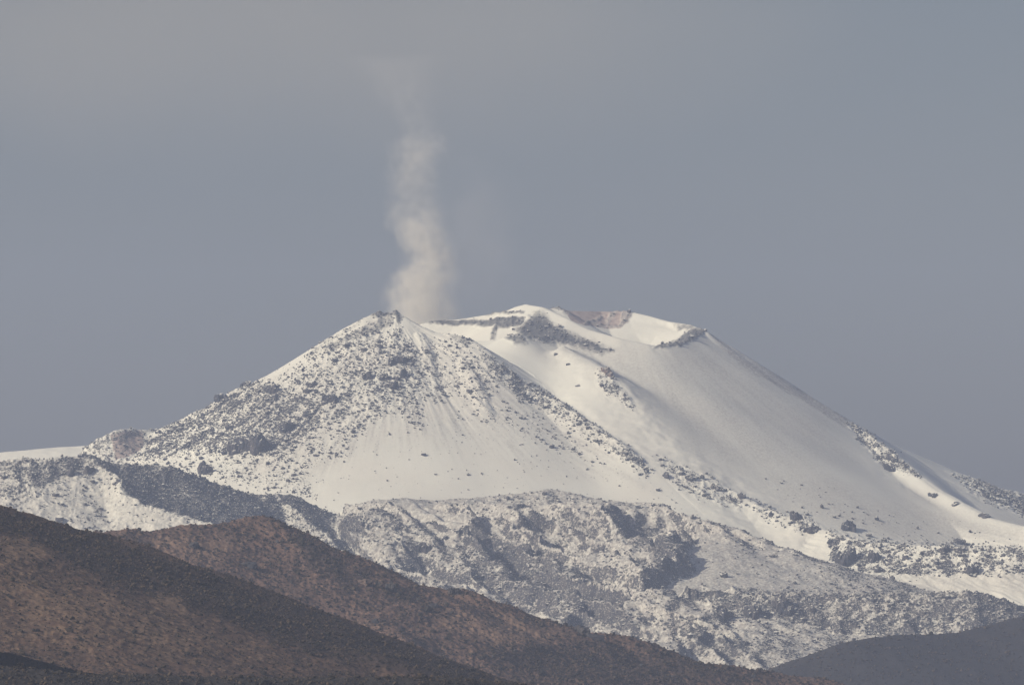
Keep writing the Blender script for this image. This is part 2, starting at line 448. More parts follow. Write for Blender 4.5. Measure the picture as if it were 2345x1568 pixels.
paint(rock, 3, [(1930, 962), (1990, 988), (2090, 1068), (2120, 1100), (2060, 1085), (2010, 1058), (1965, 1010)], .62, 9)
paint(rock, 3, [(2168, 1080), (2250, 1100), (2345, 1122), (2400, 1200), (2345, 1185), (2260, 1150)], .7, 10)
paint(dust_shade, 3, [(1700, 1060), (1880, 1070), (2000, 1130), (2345, 1200), (2345, 1245), (1950, 1228), (1800, 1170)], .8, 40)
paint(dust_shade, 3, [(1240, 780), (1500, 800), (1640, 780), (1900, 950), (1960, 1060), (1800, 1100), (1600, 1060), (1480, 920)], .80, 60)
paint(dust_shade, 3, [(1880, 1270), (2000, 1310), (2345, 1310), (2345, 1360), (1900, 1360), (1850, 1310)], .7, 20)
paint(dust_shade, 3, [(1622, 762), (1700, 812), (1840, 893), (1945, 960), (1938, 985), (1830, 912), (1690, 836)], 2.2, 7)  # grey painted in as shade where the skyline slope turns from the sun
# --- far fields, knoll
paint(rock, 0, [(2168, 1086), (2250, 1105), (2345, 1128), (2400, 1210), (2345, 1200), (2260, 1158)], .66, 10)
base(rock, 1, .50); paint(pink, 1, [(255, 995), (320, 985), (335, 1035), (262, 1055)], .95, 12)
paint(rock, 1, [(0, 0), (1, 0), (1, 1)], .0, 1)
# --- shoulder
base(rock, 4, .76)  # dense rock, also painting in the shoulder's blue shadow
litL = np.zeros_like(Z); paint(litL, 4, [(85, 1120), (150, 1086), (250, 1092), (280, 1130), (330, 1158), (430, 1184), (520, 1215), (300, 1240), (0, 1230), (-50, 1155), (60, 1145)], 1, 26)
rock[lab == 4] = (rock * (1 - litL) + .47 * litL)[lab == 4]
# --- hummocks
base(rock, 5, .60); base(dust_shade, 5, 1.8)
for q, vv in (([(1100, 1140), (1250, 1115), (1320, 1135), (1250, 1165), (1150, 1165), (1020, 1165)], .70), ([(1160, 1180), (1230, 1185), (1300, 1215), (1250, 1225), (1170, 1205)], .84),
             ([(760, 1190), (850, 1195), (950, 1260), (960, 1290), (850, 1250), (780, 1260)], .82), ([(930, 1220), (985, 1230), (1000, 1280), (950, 1285)], .82),
             ([(1060, 1230), (1200, 1270), (1330, 1370), (1420, 1400), (1400, 1450), (1250, 1420), (1000, 1350), (1050, 1330)], .76),
             ([(1000, 1340), (1240, 1350), (1430, 1420), (1480, 1500), (1300, 1480), (1100, 1400)], .84),
             ([(1410, 1265), (1500, 1255), (1570, 1280), (1575, 1305), (1510, 1325), (1420, 1290)], .86),
             ([(1480, 1470), (1700, 1480), (1850, 1490), (1800, 1540), (1600, 1540)], .78)):
    paint(rock, 5, q, vv, 14)
flat = np.zeros_like(Z); paint(flat, 5, [(1600, 1225), (1700, 1250), (1800, 1270), (1870, 1300), (1900, 1350), (1640, 1362), (1450, 1400), (1500, 1350), (1580, 1310), (1560, 1260)], 1, 14)
rock[lab == 5] = (rock * (1 - flat) + .34 * flat)[lab == 5]
sm = np.zeros_like(Z); paint(sm, 5, [(880, 1160), (950, 1150), (1080, 1230), (1060, 1240), (980, 1225), (900, 1185)], 1, 14)
rock[lab == 5] = (rock * (1 - sm) + .25 * sm)[lab == 5]
paint(rock, 5, [(780, 1200), (900, 1215), (1100, 1245), (1300, 1300), (1440, 1385), (1500, 1550), (1300, 1500), (1000, 1350), (850, 1300), (750, 1240)], .68, 22)  # denser rock, partly painting the shade of the lower left hummocks
paint(rock, 5, [(1040, 1240), (1180, 1270), (1400, 1400), (1440, 1460), (1250, 1430), (1050, 1350)], .82, 16)
# --- lava front
base(rock, 6, .84); base(dust_shade, 6, 1.5); base(dust_shade, 4, .9)
paint(rock, 6, [(1600, 1375), (1810, 1370), (1800, 1440), (1600, 1450)], .88, 18)
paint(rock, 6, [(2150, 1375), (2345, 1380), (2345, 1430), (2120, 1430)], .80, 18)

# surface relief: gullies on the cones, hummocks and lumps where rock shows
rkk = np.clip(rock + .8 * bare, 0, 1)
ax, ay, az = P(905, 714, 12000)
th = np.arctan2(X - ax, ay - Y); rr = np.hypot(X - ax, Y - ay)
gul = fbm(th * 26, rr / 240, 4, 31) * np.clip(rr / 60, 0, 1) * (1 - .75 * sstep(330, 520, rr))
Z = Z + np.where(lab == 2, gul * 2.6, 0)
dust_shade = np.where(lab == 2, dust_shade * (.35 + 1.1 * sstep(-.15, .45, fbm(th * 60, rr / 160, 4, 41))), dust_shade)
rock = np.where(lab == 2, rock + .16 * fbm(th * 40, rr / 90, 3, 43) * np.clip(rock * 3, 0, 1), rock)
bx, by, bz = P(1400, 690, 12300)
th2 = np.arctan2(X - bx, by - Y); rr2 = np.hypot(X - bx, Y - by)
gul2 = fbm(th2 * 14, rr2 / 400, 3, 51) * np.clip(rr2 / 200, 0, 1)
Z = Z + np.where(lab == 3, gul2 * .35, 0)
dust_shade = np.where(lab == 3, dust_shade * (.72 + .50 * sstep(-.35, .45, fbm(th2 * 22, rr2 / 420, 4, 52))), dust_shade)
Z = Z + np.where(lab == 3, .15, .8) * fbm(X / 70, Y / 90, 3, 61)
lump = np.clip(billow(X / 34, Y / 40, 5, 71, .58) - .35, 0, None)
lump2 = np.clip(billow(X / 11, Y / 13, 3, 75, .6) - .45, 0, None)
amp = np.clip((rkk - .15) * 1.9, 0, 1)
Z = Z + amp * np.where(lab == 5, .55, 1) * (lump * 9.0 + lump2 * 3.5)
hum = fbm(X / 90, Y / 110, 4, 81)
acr, alo = X * .84 + Y * .54, X * .54 - Y * .84
spur = 1 - np.abs(fbm(acr / 95 + .35 * fbm(X / 60, Y / 60, 2, 85), alo / 300, 3, 86, .45)) * 2.4
below = sstep(1140, 1215, V) * (1 - flat)
Z = Z + np.where(lab == 5, spur * 42 * below * sstep(1900, 1500, U), 0)
Z = Z + np.where((lab == 5) | (lab == 4), hum * 7.0, 0) + np.where(lab == 6, billow(X / 45, Y / 30, 4, 83) * 6.0 - 3, 0)
# talus runnels below the lobe and the front
tal = fbm((X * .8 + Y * .6) / 9, (X - Y) / 120, 3, 91)
Z = Z + np.where((lab == 3) & (V > 1215) & (U > 1840), tal * 2.2, 0)

# wind-smoothed snow slopes
def smooth(A, rx, ry, n=2):
    for _ in range(n):
        for ax_i, r in ((1, rx), (0, ry)):
            pad = [(0, 0), (0, 0)]; pad[ax_i] = (r + 1, r)
            c = np.cumsum(np.pad(A.astype(np.float64), pad, mode='edge'), axis=ax_i)
            w = 2 * r + 1
            A = (c[:, w:] - c[:, :-w]) / w if ax_i == 1 else (c[w:] - c[:-w]) / w
    return A.astype(np.float32)
Zs = smooth(Z, 15, 11)
mk = np.zeros_like(Z)
for k, q in ((3, [(1300, 800), (1480, 812), (1560, 815), (1640, 785), (1760, 858), (1880, 934), (1935, 985), (2020, 1110), (2100, 1170), (1950, 1180), (1800, 1140), (1640, 1070), (1560, 1020), (1490, 920), (1430, 850)]),
             (2, [(820, 1020), (900, 990), (1000, 990), (1160, 985), (1290, 1010), (1350, 1050), (1480, 1115), (1580, 1190), (1300, 1180), (900, 1180), (700, 1220), (760, 1120)]),
             (3, [(1455, 738), (1500, 737), (1560, 752), (1545, 772), (1490, 778), (1440, 768)]),
             (3, [(1120, 800), (1200, 800), (1300, 850), (1400, 950), (1480, 1020), (1400, 960), (1250, 870)])):
    mm = lab == k
    mk[mm] = np.maximum(mk[mm], poly(U[mm], V[mm], q, 9 if q[0][1] < 760 else 26))
Z = Z + (Zs - Z) * mk * .95
Zs = smooth(Z, 26, 18)
q2 = poly(U, V, [(1455, 1050), (1500, 1060), (1640, 1185), (1640, 1225), (1560, 1195), (1480, 1110)], 22) * np.isin(lab, (2, 3))
mm = lab == 3
mk = np.zeros_like(Z)
mk[mm] = poly(U[mm], V[mm], [(1930, 1015), (2020, 1085), (2150, 1155), (2330, 1215), (2330, 1240), (2000, 1232), (1860, 1180), (1760, 1090), (1850, 1020)], 30)
mk = np.maximum(mk, q2)
Z = Z + (Zs - Z) * mk * .95

# wind-scoured rock on slopes turned right, which also paints their shaded sides darker
lee_shade = sstep(.15, -.70, np.gradient(smooth(Z, 5, 4, 1), xs, axis=1))
k_ = np.isin(lab, (4, 5, 6)) | ((lab == 2) & (rock > .3))
rock = np.where(k_, rock + np.where(lab == 2, .3, .50) * (lee_shade - .42), rock)
clump = fbm(X / 26, Y / 34, 3, 95)
strk = fbm(th * 46, rr / 150, 4, 96)
rock = np.where(lab == 2, rock * (1 + .55 * clump + 1.0 * strk), rock)
rock = np.where(lab == 3, rock * (1 + .75 * clump), rock)
rock = np.clip(rock, 0, np.where(lab == 5, .92, .92))
rock = np.where((lab == 5) | (lab == 6), rock + .20 * fbm(X / 17, Y / 26, 3, 97), rock)

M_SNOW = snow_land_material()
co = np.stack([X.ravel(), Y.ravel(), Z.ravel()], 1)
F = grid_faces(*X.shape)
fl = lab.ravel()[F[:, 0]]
A = dict(rock=rock.ravel(), dust_shade=dust_shade.ravel(), pink=pink.ravel(), bare=bare.ravel())
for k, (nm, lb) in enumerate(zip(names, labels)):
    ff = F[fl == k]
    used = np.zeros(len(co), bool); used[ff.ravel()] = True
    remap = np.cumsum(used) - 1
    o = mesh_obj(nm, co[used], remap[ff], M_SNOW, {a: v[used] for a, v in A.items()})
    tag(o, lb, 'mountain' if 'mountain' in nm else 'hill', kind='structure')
BUF.add(co[:, 0], co[:, 1], co[:, 2], lab.ravel(), A['rock'] + A['bare'] * .5)

# ================================================================ BROWN HILLS IN FRONT
def hill(name, label, x0, x1, dx, y0, y1, dy, forms, mat, lab_id, relief, paints, floor=-66.0):
    X, Y = np.meshgrid(np.arange(x0, x1, dx, dtype=np.float32), np.arange(y0, y1, dy, dtype=np.float32))
    wx = X + 3 * fbm(X / 50, Y / 50, 3, lab_id * 7); wy = Y + 3 * fbm(X / 50, Y / 50, 3, lab_id * 7 + 1)
    Z = None
    for pts, s0, s1, L, r, k in forms:
        z = ridge(wx, wy, pts, s0, s1, L, r)
        Z = z if Z is None else smax(Z, z, k)
    Z = np.maximum(Z, floor)
    U, V = proj(X, Y, Z)
    a1, a2, a3 = relief
    Z = Z + a1 * fbm(X / 80, Y / 90, 4, lab_id * 9 + 2) + a2 * np.clip(billow(X / 14, Y / 18, 4, lab_id * 9 + 3, .6) - .3, 0, None) + a3 * fbm(X / 4, Y / 6, 2, lab_id * 9 + 4)
    U = U + 34 * fbm(X / 30, Y / 60, 5, lab_id * 9 + 6, .62); V = V + 22 * fbm(X / 30, Y / 60, 5, lab_id * 9 + 7, .62)
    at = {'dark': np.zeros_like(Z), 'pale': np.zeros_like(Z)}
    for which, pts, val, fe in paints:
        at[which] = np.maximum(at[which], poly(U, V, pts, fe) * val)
    co = np.stack([X.ravel(), Y.ravel(), Z.ravel()], 1)
    o = mesh_obj(name, co, grid_faces(*X.shape), mat, {k: v.ravel() for k, v in at.items()})
    tag(o, label, 'hill', kind='structure')
    BUF.add(co[:, 0], co[:, 1], co[:, 2], lab_id, (.5 + at['dark'] - .4 * at['pale']).ravel())
    return o

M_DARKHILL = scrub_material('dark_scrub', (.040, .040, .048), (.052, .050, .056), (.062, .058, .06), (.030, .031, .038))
M_MID = scrub_material('brown_scrub', (.140, .090, .072), (.190, .121, .094), (.26, .176, .130), (.062, .046, .044))
M_NEAR = scrub_material('brown_steppe', (.104, .070, .056), (.146, .094, .070), (.225, .155, .108), (.044, .035, .036))

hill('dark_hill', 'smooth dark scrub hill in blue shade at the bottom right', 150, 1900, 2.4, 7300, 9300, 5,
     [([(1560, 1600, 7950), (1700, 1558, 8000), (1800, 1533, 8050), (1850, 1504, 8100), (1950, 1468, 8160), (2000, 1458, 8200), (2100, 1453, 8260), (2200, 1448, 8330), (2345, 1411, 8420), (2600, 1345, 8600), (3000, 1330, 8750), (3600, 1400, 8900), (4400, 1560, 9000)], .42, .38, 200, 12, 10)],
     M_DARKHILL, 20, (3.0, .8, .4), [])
hill('brown_hill', 'brown rocky hill with a rounded top in front of the snow', -900, 900, 1.2, 5700, 7500, 2.6,
     [([(100, 1235, 6200), (250, 1219, 6280), (350, 1213, 6330), (450, 1204, 6390), (550, 1191, 6450), (600, 1188, 6470), (630, 1194, 6480), (680, 1216, 6490), (730, 1246, 6500),
        (790, 1286, 6510), (850, 1316, 6520), (900, 1336, 6530), (960, 1341, 6540), (1000, 1349, 6545), (1040, 1356, 6550), (1060, 1354, 6555), (1100, 1371, 6560), (1160, 1386, 6570),
        (1240, 1411, 6590), (1310, 1446, 6610), (1370, 1456, 6620), (1430, 1461, 6630), (1490, 1476, 6640), (1560, 1501, 6650), (1640, 1521, 6660), (1720, 1536, 6670),
        (1780, 1541, 6680), (1840, 1551, 6690), (1950, 1569, 6700), (2100, 1600, 6700)], .48, .42, 200, 8, 8),
      ([(620, 1200, 6455), (690, 1290, 6370), (800, 1390, 6270), (950, 1480, 6160)], .55, .5, 100, 10, 8),
      ([(930, 1345, 6520), (950, 1390, 6460), (1050, 1460, 6370)], .55, .5, 100, 10, 8)],
     M_MID, 21, (8.0, 3.0, .9),
     [('dark', [(640, 1200), (720, 1250), (850, 1325), (800, 1350), (700, 1290)], .5, 20), ('dark', [(860, 1345), (960, 1350), (980, 1400), (900, 1390)], .35, 20),
      ('dark', [(1100, 1480), (1500, 1490), (1900, 1568), (1300, 1568), (1100, 1530)], .4, 30),
      ('pale', [(250, 1222), (420, 1215), (560, 1240), (480, 1300), (380, 1270)], .5, 20), ('pale', [(980, 1400), (1150, 1410), (1320, 1455), (1200, 1480), (1050, 1460)], .6, 20)])
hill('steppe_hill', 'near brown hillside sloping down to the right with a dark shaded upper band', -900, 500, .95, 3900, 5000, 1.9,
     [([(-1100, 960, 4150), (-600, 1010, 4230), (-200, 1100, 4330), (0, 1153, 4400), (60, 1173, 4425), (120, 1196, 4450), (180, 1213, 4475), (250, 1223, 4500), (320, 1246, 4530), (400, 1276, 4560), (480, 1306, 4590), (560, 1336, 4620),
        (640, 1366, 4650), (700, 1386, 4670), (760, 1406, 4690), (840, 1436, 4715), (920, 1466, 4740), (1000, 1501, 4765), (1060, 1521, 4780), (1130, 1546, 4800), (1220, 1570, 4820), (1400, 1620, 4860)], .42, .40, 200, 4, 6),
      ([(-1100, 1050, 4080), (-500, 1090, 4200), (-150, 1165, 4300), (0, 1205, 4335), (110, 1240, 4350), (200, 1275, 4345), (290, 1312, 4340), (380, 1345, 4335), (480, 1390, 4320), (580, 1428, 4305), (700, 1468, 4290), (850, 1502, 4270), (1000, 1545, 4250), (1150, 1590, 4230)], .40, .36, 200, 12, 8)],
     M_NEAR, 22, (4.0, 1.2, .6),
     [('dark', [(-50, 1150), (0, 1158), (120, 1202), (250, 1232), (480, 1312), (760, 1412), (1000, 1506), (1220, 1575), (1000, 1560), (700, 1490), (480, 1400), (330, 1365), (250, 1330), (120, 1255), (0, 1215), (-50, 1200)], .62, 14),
      ('pale', [(330, 1358), (390, 1350), (445, 1395), (440, 1408), (380, 1390)], 1.0, 6), ('pale', [(0, 1300), (250, 1330), (500, 1430), (640, 1500), (400, 1510), (100, 1480), (0, 1440)], .45, 60),
      ('pale', [(960, 1500), (975, 1502), (1010, 1525), (1040, 1545), (1025, 1548), (990, 1525)], 1.0, 4), ('pale', [(0, 1225), (60, 1235), (120, 1275), (40, 1300), (0, 1290)], .6, 15)])
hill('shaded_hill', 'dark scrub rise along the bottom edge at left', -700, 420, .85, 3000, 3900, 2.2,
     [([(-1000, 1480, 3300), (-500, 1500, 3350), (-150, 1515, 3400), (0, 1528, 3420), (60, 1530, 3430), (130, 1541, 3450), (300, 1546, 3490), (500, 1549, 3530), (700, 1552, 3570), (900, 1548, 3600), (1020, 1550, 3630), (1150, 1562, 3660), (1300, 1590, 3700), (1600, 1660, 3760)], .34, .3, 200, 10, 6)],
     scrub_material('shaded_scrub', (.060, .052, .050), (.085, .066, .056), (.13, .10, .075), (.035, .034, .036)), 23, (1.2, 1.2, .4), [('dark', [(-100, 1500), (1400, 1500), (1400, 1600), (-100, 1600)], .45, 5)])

# ================================================================ ROCKS
rng = np.random.default_rng(7)
def ico(sub):
    import bmesh
    bm = bmesh.new(); bmesh.ops.create_icosphere(bm, subdivisions=sub, radius=1.0)
    v = np.array([w.co[:] for w in bm.verts], np.float32)
    f = np.array([[w.index for w in p.verts] for p in bm.faces], np.int32)
    bm.free(); return v, f
ICO = {k: ico(k) for k in (1, 2, 3)}

def rock_shape(sub, r, cuts=9, rough=.12):
    """A broken block: a ball cut back by chance planes, then roughened."""
    v, f = ICO[sub]; v = v.copy()
    for _ in range(cuts):
        d = r.normal(size=3); d /= np.linalg.norm(d)
        h = r.uniform(.45, .85)
        e = v @ d - h
        v -= np.where(e > 0, e, 0)[:, None] * d
    q = r.uniform(0, 50, 3)
    n = noise(v[:, 0] * 2.3 + q[0], v[:, 1] * 2.3 + v[:, 2] * 1.7 + q[1], 3) + .6 * noise(v[:, 0] * 5 + q[2], v[:, 1] * 5 - v[:, 2] * 4, 4)
    return v * (1 + rough * 1.8 * n)[:, None], f

M_ROCK = rock_material(True, 'snow_capped_lava')
M_BROCK = rock_material(False, 'dark_hill_rock')
M_WROCK = rock_material(False, 'reddish_hill_rock', warm=True)

def rotz(v, a):
    c, s = math.cos(a), math.sin(a)
    return np.stack([v[:, 0] * c - v[:, 1] * s, v[:, 0] * s + v[:, 1] * c, v[:, 2]], 1)

def outcrop(name, u, v, w, h, n, tilt, mat, label, cat, seed, sub=2, near=False, grow=1.0):
    """One body of several fused blocks, w x h on the sheet, rooted in the slope."""
    c = BUF.at(u, v, near)
    if c is None: print('no place for', label); return None
    p = BUF.p[c]; m = p[1] * K * grow                            # metres per sheet unit there
    r = np.random.default_rng(seed)
    V_, F_, k, prev = [], [], 0, None
    for i in range(n):
        s = (i + .5) / n - .5 if n > 1 else 0
        uu, vv = u + s * w * .72, v + s * w * .72 * tilt + r.normal() * h * .08
        cc = BUF.at(uu, vv, near)
        q = BUF.p[cc] if cc is not None and abs(BUF.p[cc][1] - p[1]) < 90 else p
        hh = h * m * r.uniform(.50, .74); ww = max(w * m / n * r.uniform(.70, .95), hh * .6)
        if prev is not None:
            dd = np.linalg.norm(q - prev)
            if dd > .9 * ww: q = prev + (q - prev) * (.9 * ww / dd)
        prev = q
        vs, fs = rock_shape(3 if w > 22 or n == 1 else 2, r, 12, .17)
        vs = rotz(vs * [ww, (ww + hh) * .5, hh], r.uniform(-.5, .5)) + q - p + np.array([0, 0, hh * .2])
        V_.append(vs); F_.append(fs + k); k += len(vs)
    o = mesh_obj(name, np.concatenate(V_), np.concatenate(F_), mat, smooth=False)
    o.location = p
    return tag(o, label, cat)

BIG = [  # name, u, v, width, height, blocks, tilt, kind, label
 ('rock_outcrop', 918, 829, 74, 18, 7, -.34, 0, 'long dark outcrop slanting across the upper face of the rocky cone'),
 ('rock_outcrop', 879, 868, 25, 15, 3, 0, 0, 'dark outcrop just below the long slanting outcrop on the rocky cone'),
 ('rock_outcrop', 925, 860, 17, 17, 2, .3, 0, 'squarish dark rock under the right part of the long slanting outcrop'),
 ('rock_outcrop', 839, 864, 22, 19, 3, .2, 0, 'dark outcrop left of the one under the long slanting outcrop'),
 ('rock_outcrop', 903, 887, 42, 14, 5, -.1, 0, 'broken row of dark rocks in the middle of the rocky cone face'),
 ('rock_outcrop', 956, 903, 24, 26, 3, .5, 0, 'dark outcrop trailing down the face below the broken row of rocks'),
 ('boulder', 869, 793, 12, 10, 1, 0, 0, 'round dark boulder high under the rocky summit'),
 ('boulder', 1174, 858, 15, 13, 1, 0, 0, 'large dark boulder standing on the right ridge of the rocky cone'),
 ('boulder', 1074, 897, 13, 12, 1, 0, 0, 'lone dark boulder on the open snow right of the trailing outcrop'),
 ('boulder', 1071, 1087, 6, 6, 1, 0, 0, 'tiny lone boulder on the smooth lower snow apron of the rocky cone'),
 ('rock_outcrop', 503, 1031, 20, 22, 2, 0, 0, 'dark pillar leftmost in the row of cliffs low on the left flank'),
 ('rock_outcrop', 536, 1032, 30, 30, 3, 0, 0, 'tall dark cliff block second from left in the row low on the left flank'),
 ('rock_outcrop', 584, 1028, 52, 36, 5, -.1, 0, 'widest dark cliff at the right end of the row low on the left flank'),
 ('rock_outcrop', 655, 982, 42, 22, 4, -.25, 0, 'dark outcrop above the rounded block on the left flank beside a snow gully'),
 ('rock_outcrop', 672, 1008, 48, 20, 4, .1, 0, 'rounded snow capped block under the outcrop beside the snow gully'),
 ('rock_outcrop', 626, 898, 32, 18, 3, .15, 0, 'dark outcrop below the snow ramp high on the left ridge'),
 ('boulder', 710, 880, 18, 14, 1, 0, 0, 'dark boulder beside the snow ramp high on the left flank'),
 ('rock_outcrop', 755, 917, 34, 20, 4, -.2, 0, 'dark outcrop in the rock belt right of the snow ramp'),
 ('rock_outcrop', 470, 1081, 34, 24, 3, .1, 0, 'blue shaded outcrop at the foot of the left flank above the shoulder'),
 ('rock_outcrop', 502, 917, 22, 16, 3, -.4, 0, 'dark rocks on the lower part of the left skyline ridge'),
 ('rock_outcrop', 568, 882, 24, 12, 3, -.2, 0, 'dark rocks on the left skyline ridge where the ridge steepens'),
 ('rock_outcrop', 1182, 776, 46, 18, 4, .05, 0, 'dark rock knob on the crater rim between the two cones'),
 ('boulder', 1271, 812, 8, 7, 1, 0, 0, 'uppermost of three small lone rocks in the snow chute'),
 ('boulder', 1299, 836, 7, 8, 1, 0, 0, 'middle one of three small lone rocks in the snow chute'),
 ('boulder', 1323, 884, 8, 7, 1, 0, 0, 'lowest of three small lone rocks in the snow chute'),
 ('rock_outcrop', 1398, 862, 52, 18, 5, .7, 1, 'pinkish outcrop at the top of the rib in the snow chute'),
 ('rock_outcrop', 1470, 1058, 20, 12, 3, .8, 0, 'dark rocks at the lower end of the right ridge of the rocky cone'),
 ('rock_outcrop', 1526, 1094, 18, 16, 2, .6, 0, 'dark rock on the left edge of the lava levee'),
 ('boulder', 1582, 1096, 18, 16, 1, 0, 0, 'dark boulder near the top end of the lava levee'),
 ('rock_outcrop', 1644, 1120, 36, 18, 4, .4, 0, 'dark crest rocks midway along the lava levee'),
 ('rock_outcrop', 1698, 1139, 24, 18, 3, .5, 0, 'dark crest rocks on the lava levee below its middle'),
 ('rock_outcrop', 1826, 1188, 38, 22, 4, .35, 0, 'big dark crag on the lower end of the lava levee'),
 ('boulder', 1861, 1214, 22, 18, 1, 0, 0, 'dark boulder just under the big crag of the lava levee'),
 ('rock_outcrop', 1888, 1203, 32, 15, 3, .2, 0, 'dark rocks between the big levee crag and the pointed crag'),
 ('rock_outcrop', 1947, 1211, 44, 28, 4, .2, 0, 'pointed dark crag on the crest of the snowy lobe'),
 ('rock_outcrop', 2200, 1243, 34, 16, 3, 0, 0, 'dark rounded knob on the crest of the lobe near the right edge'),
 ('rock_outcrop', 2160, 1265, 26, 22, 3, .1, 0, 'dark cliff below the rounded crest knob of the lobe'),
 ('rock_outcrop', 2175, 1290, 16, 28, 2, 0, 0, 'narrow upright dark rock in the middle of the lobe face'),
 ('rock_outcrop', 2171, 1318, 26, 24, 2, 0, 0, 'dark rock at the bottom of the lobe under the narrow upright one'),
 ('rock_outcrop', 2230, 1311, 58, 28, 5, -.2, 0, 'broad dark outcrop low on the lobe face near the right edge'),
 ('rock_outcrop', 2011, 1311, 22, 22, 2, 0, 0, 'lowest dark rock in the left half of the lobe face'),
 ('rock_outcrop', 1998, 1284, 34, 28, 4, .5, 0, 'dark rocks trailing down the left half of the lobe face'),
 ('rock_outcrop', 1934, 1290, 40, 40, 5, -.3, 0, 'tall dark cliff at the left end of the lobe face'),
 ('boulder', 1661, 1322, 16, 14, 1, 0, 0, 'lone dark boulder on the gently sloping snow plain'),
 ('boulder', 1770, 1275, 12, 9, 1, 0, 0, 'small dark boulder at the top edge of the snow plain'),
 ('rock_outcrop', 2036, 1077, 32, 20, 3, .3, 0, 'dark outcrop on the snow beside the rocky right skyline rib'),
 ('rock_outcrop', 2136, 1138, 30, 12, 3, .3, 0, 'dark rocks farther down the right rib, below its skyline part'),
 ('boulder', 2184, 1157, 14, 11, 1, 0, 0, 'dark boulder on the bright lower right rib, upper of a pair'),
 ('boulder', 2252, 1182, 20, 13, 1, 0, 0, 'dark boulder on the bright lower right rib near the frame edge'),
 ('rock_outcrop', 1990, 1010, 34, 14, 4, .75, 0, 'dark shaded rocks high on the right skyline rib'),
 ('rock_outcrop', 2050, 1058, 46, 12, 5, .65, 0, 'dark shaded rocks low on the right skyline rib'),
 ('rock_outcrop', 1793, 1398, 36, 36, 8, .3, 0, 'tall dark pinnacle in the lava front, right one of the tall pair'),
 ('rock_outcrop', 1728, 1405, 44, 34, 8, -.3, 0, 'tall dark cliff in the lava front, left of the pinnacle'),
 ('rock_outcrop', 1662, 1412, 34, 26, 6, .2, 0, 'dark cliff near the left part of the lava front'),
 ('rock_outcrop', 1530, 1292, 58, 34, 6, .1, 0, 'blue shaded cliff at the right end of the hummocky lava field'),
 ('rock_outcrop', 1196, 1197, 50, 14, 5, .05, 0, 'dark shaded ledge high in the middle of the hummocky lava field'),
 ('rock_outcrop', 963, 1256, 54, 32, 6, .35, 0, 'blue shaded crag in the left part of the hummocky lava field'),
 ('rock_outcrop', 1441, 1371, 26, 13, 3, 0, 0, 'dark ledge above the gully mouth at the edge of the snow plain'),
 ('rock_outcrop', 1410, 1397, 40, 18, 4, .1, 0, 'dark shaded wall in the gully below the snow plain'),
 ('rock_outcrop', 1336, 1392, 28, 24, 3, .2, 0, 'dark rock hole wall low in the hummocky lava field'),
 ('rock_outcrop', 790, 1245, 36, 28, 4, .2, 0, 'blue shaded crag at the left end of the hummocky lava field'),
 ('rock_outcrop', 1055, 1218, 22, 16, 3, .2, 0, 'small dark crag between the left crag and the high ledge of the lava field'),
 ('rock_outcrop', 243, 1048, 22, 22, 3, .4, 0, 'dark shaded rocks at the foot of the small cliff knoll'),
 ('rock_outcrop', 158, 1085, 20, 16, 2, 0, 0, 'left one of two dark crags over the lit snow of the shoulder'),
 ('rock_outcrop', 205, 1078, 24, 16, 3, 0, 0, 'right one of two dark crags over the lit snow of the shoulder'),
 ('boulder', 939, 1360, 32, 26, 1, 0, 2, 'big reddish boulder high on the brown hill'),
 ('rock_outcrop', 898, 1352, 30, 18, 4, .2, 3, 'dark rocks left of the big reddish boulder on the brown hill'),
 ('boulder', 834, 1335, 22, 14, 1, 0, 2, 'reddish rock slab near the skyline left of the dark rocks'),
 ('rock_outcrop', 1042, 1358, 34, 14, 5, .1, 3, 'jagged dark rocks on the brown hill skyline right of the big reddish boulder'),
 ('boulder', 1337, 1449, 22, 22, 1, 0, 3, 'dark pointed boulder standing on the brown hill skyline'),
 ('boulder', 1364, 1463, 32, 15, 1, 0, 3, 'low dark boulder right beside the pointed skyline boulder'),
 ('boulder', 995, 1389, 15, 10, 1, 0, 3, 'dark boulder on the slope below the big reddish boulder'),
 ('boulder', 1019, 1409, 9, 13, 1, 0, 3, 'narrow dark boulder right below the dark boulder on the slope'),
 ('boulder', 859, 1424, 11, 12, 1, 0, 3, 'dark boulder on the brown hill just above the steppe hill edge'),
 ('boulder', 1150, 1466, 26, 15, 1, 0, 2, 'reddish rock in the middle of the lower brown hill'),
 ('boulder', 630, 1212, 14, 15, 1, 0, 3, 'dark rock in a notch beside the rounded hilltop'),
 ('rock_outcrop', 443, 1252, 34, 13, 4, .1, 3, 'dark rocks on the left slope of the rounded brown hilltop'),
 ('boulder', 573, 1298, 26, 16, 1, 0, 3, 'broad dull rock below the rounded brown hilltop'),
]
mats = [M_ROCK, rock_material(True, 'pinkish_snowy_rock', warm=True), M_WROCK, M_BROCK]
for i, (nm, u, v, w, h, n, tl, kd, lb) in enumerate(BIG):
    outcrop(nm, u, v, w, h, n, tl, mats[kd], lb, 'boulder' if nm == 'boulder' else 'rock outcrop', 100 + i, near=kd >= 2,
            grow=1.3 if kd >= 2 else 1.3 if v < 1100 and u < 1000 and n > 1 else .85 if 1120 < v < 1410 and u < 1600 else 1.0)

# scattered stones
SHAPES1 = [rock_shape(1, rng, 6, .10) for _ in range(24)]
SHAPES2 = [rock_shape(2, rng, 9, .12) for _ in range(12)]

def pick(n, ok_labels, power=1.0, lo=.0):
    """n places in view, thicker where the ground is stony"""
    cells = np.nonzero(np.isin(BUF.l, ok_labels))[0]
    w = np.clip(BUF.r[cells] - lo, 0, None) ** power
    return rng.choice(cells, n, p=w / w.sum(), replace=True)

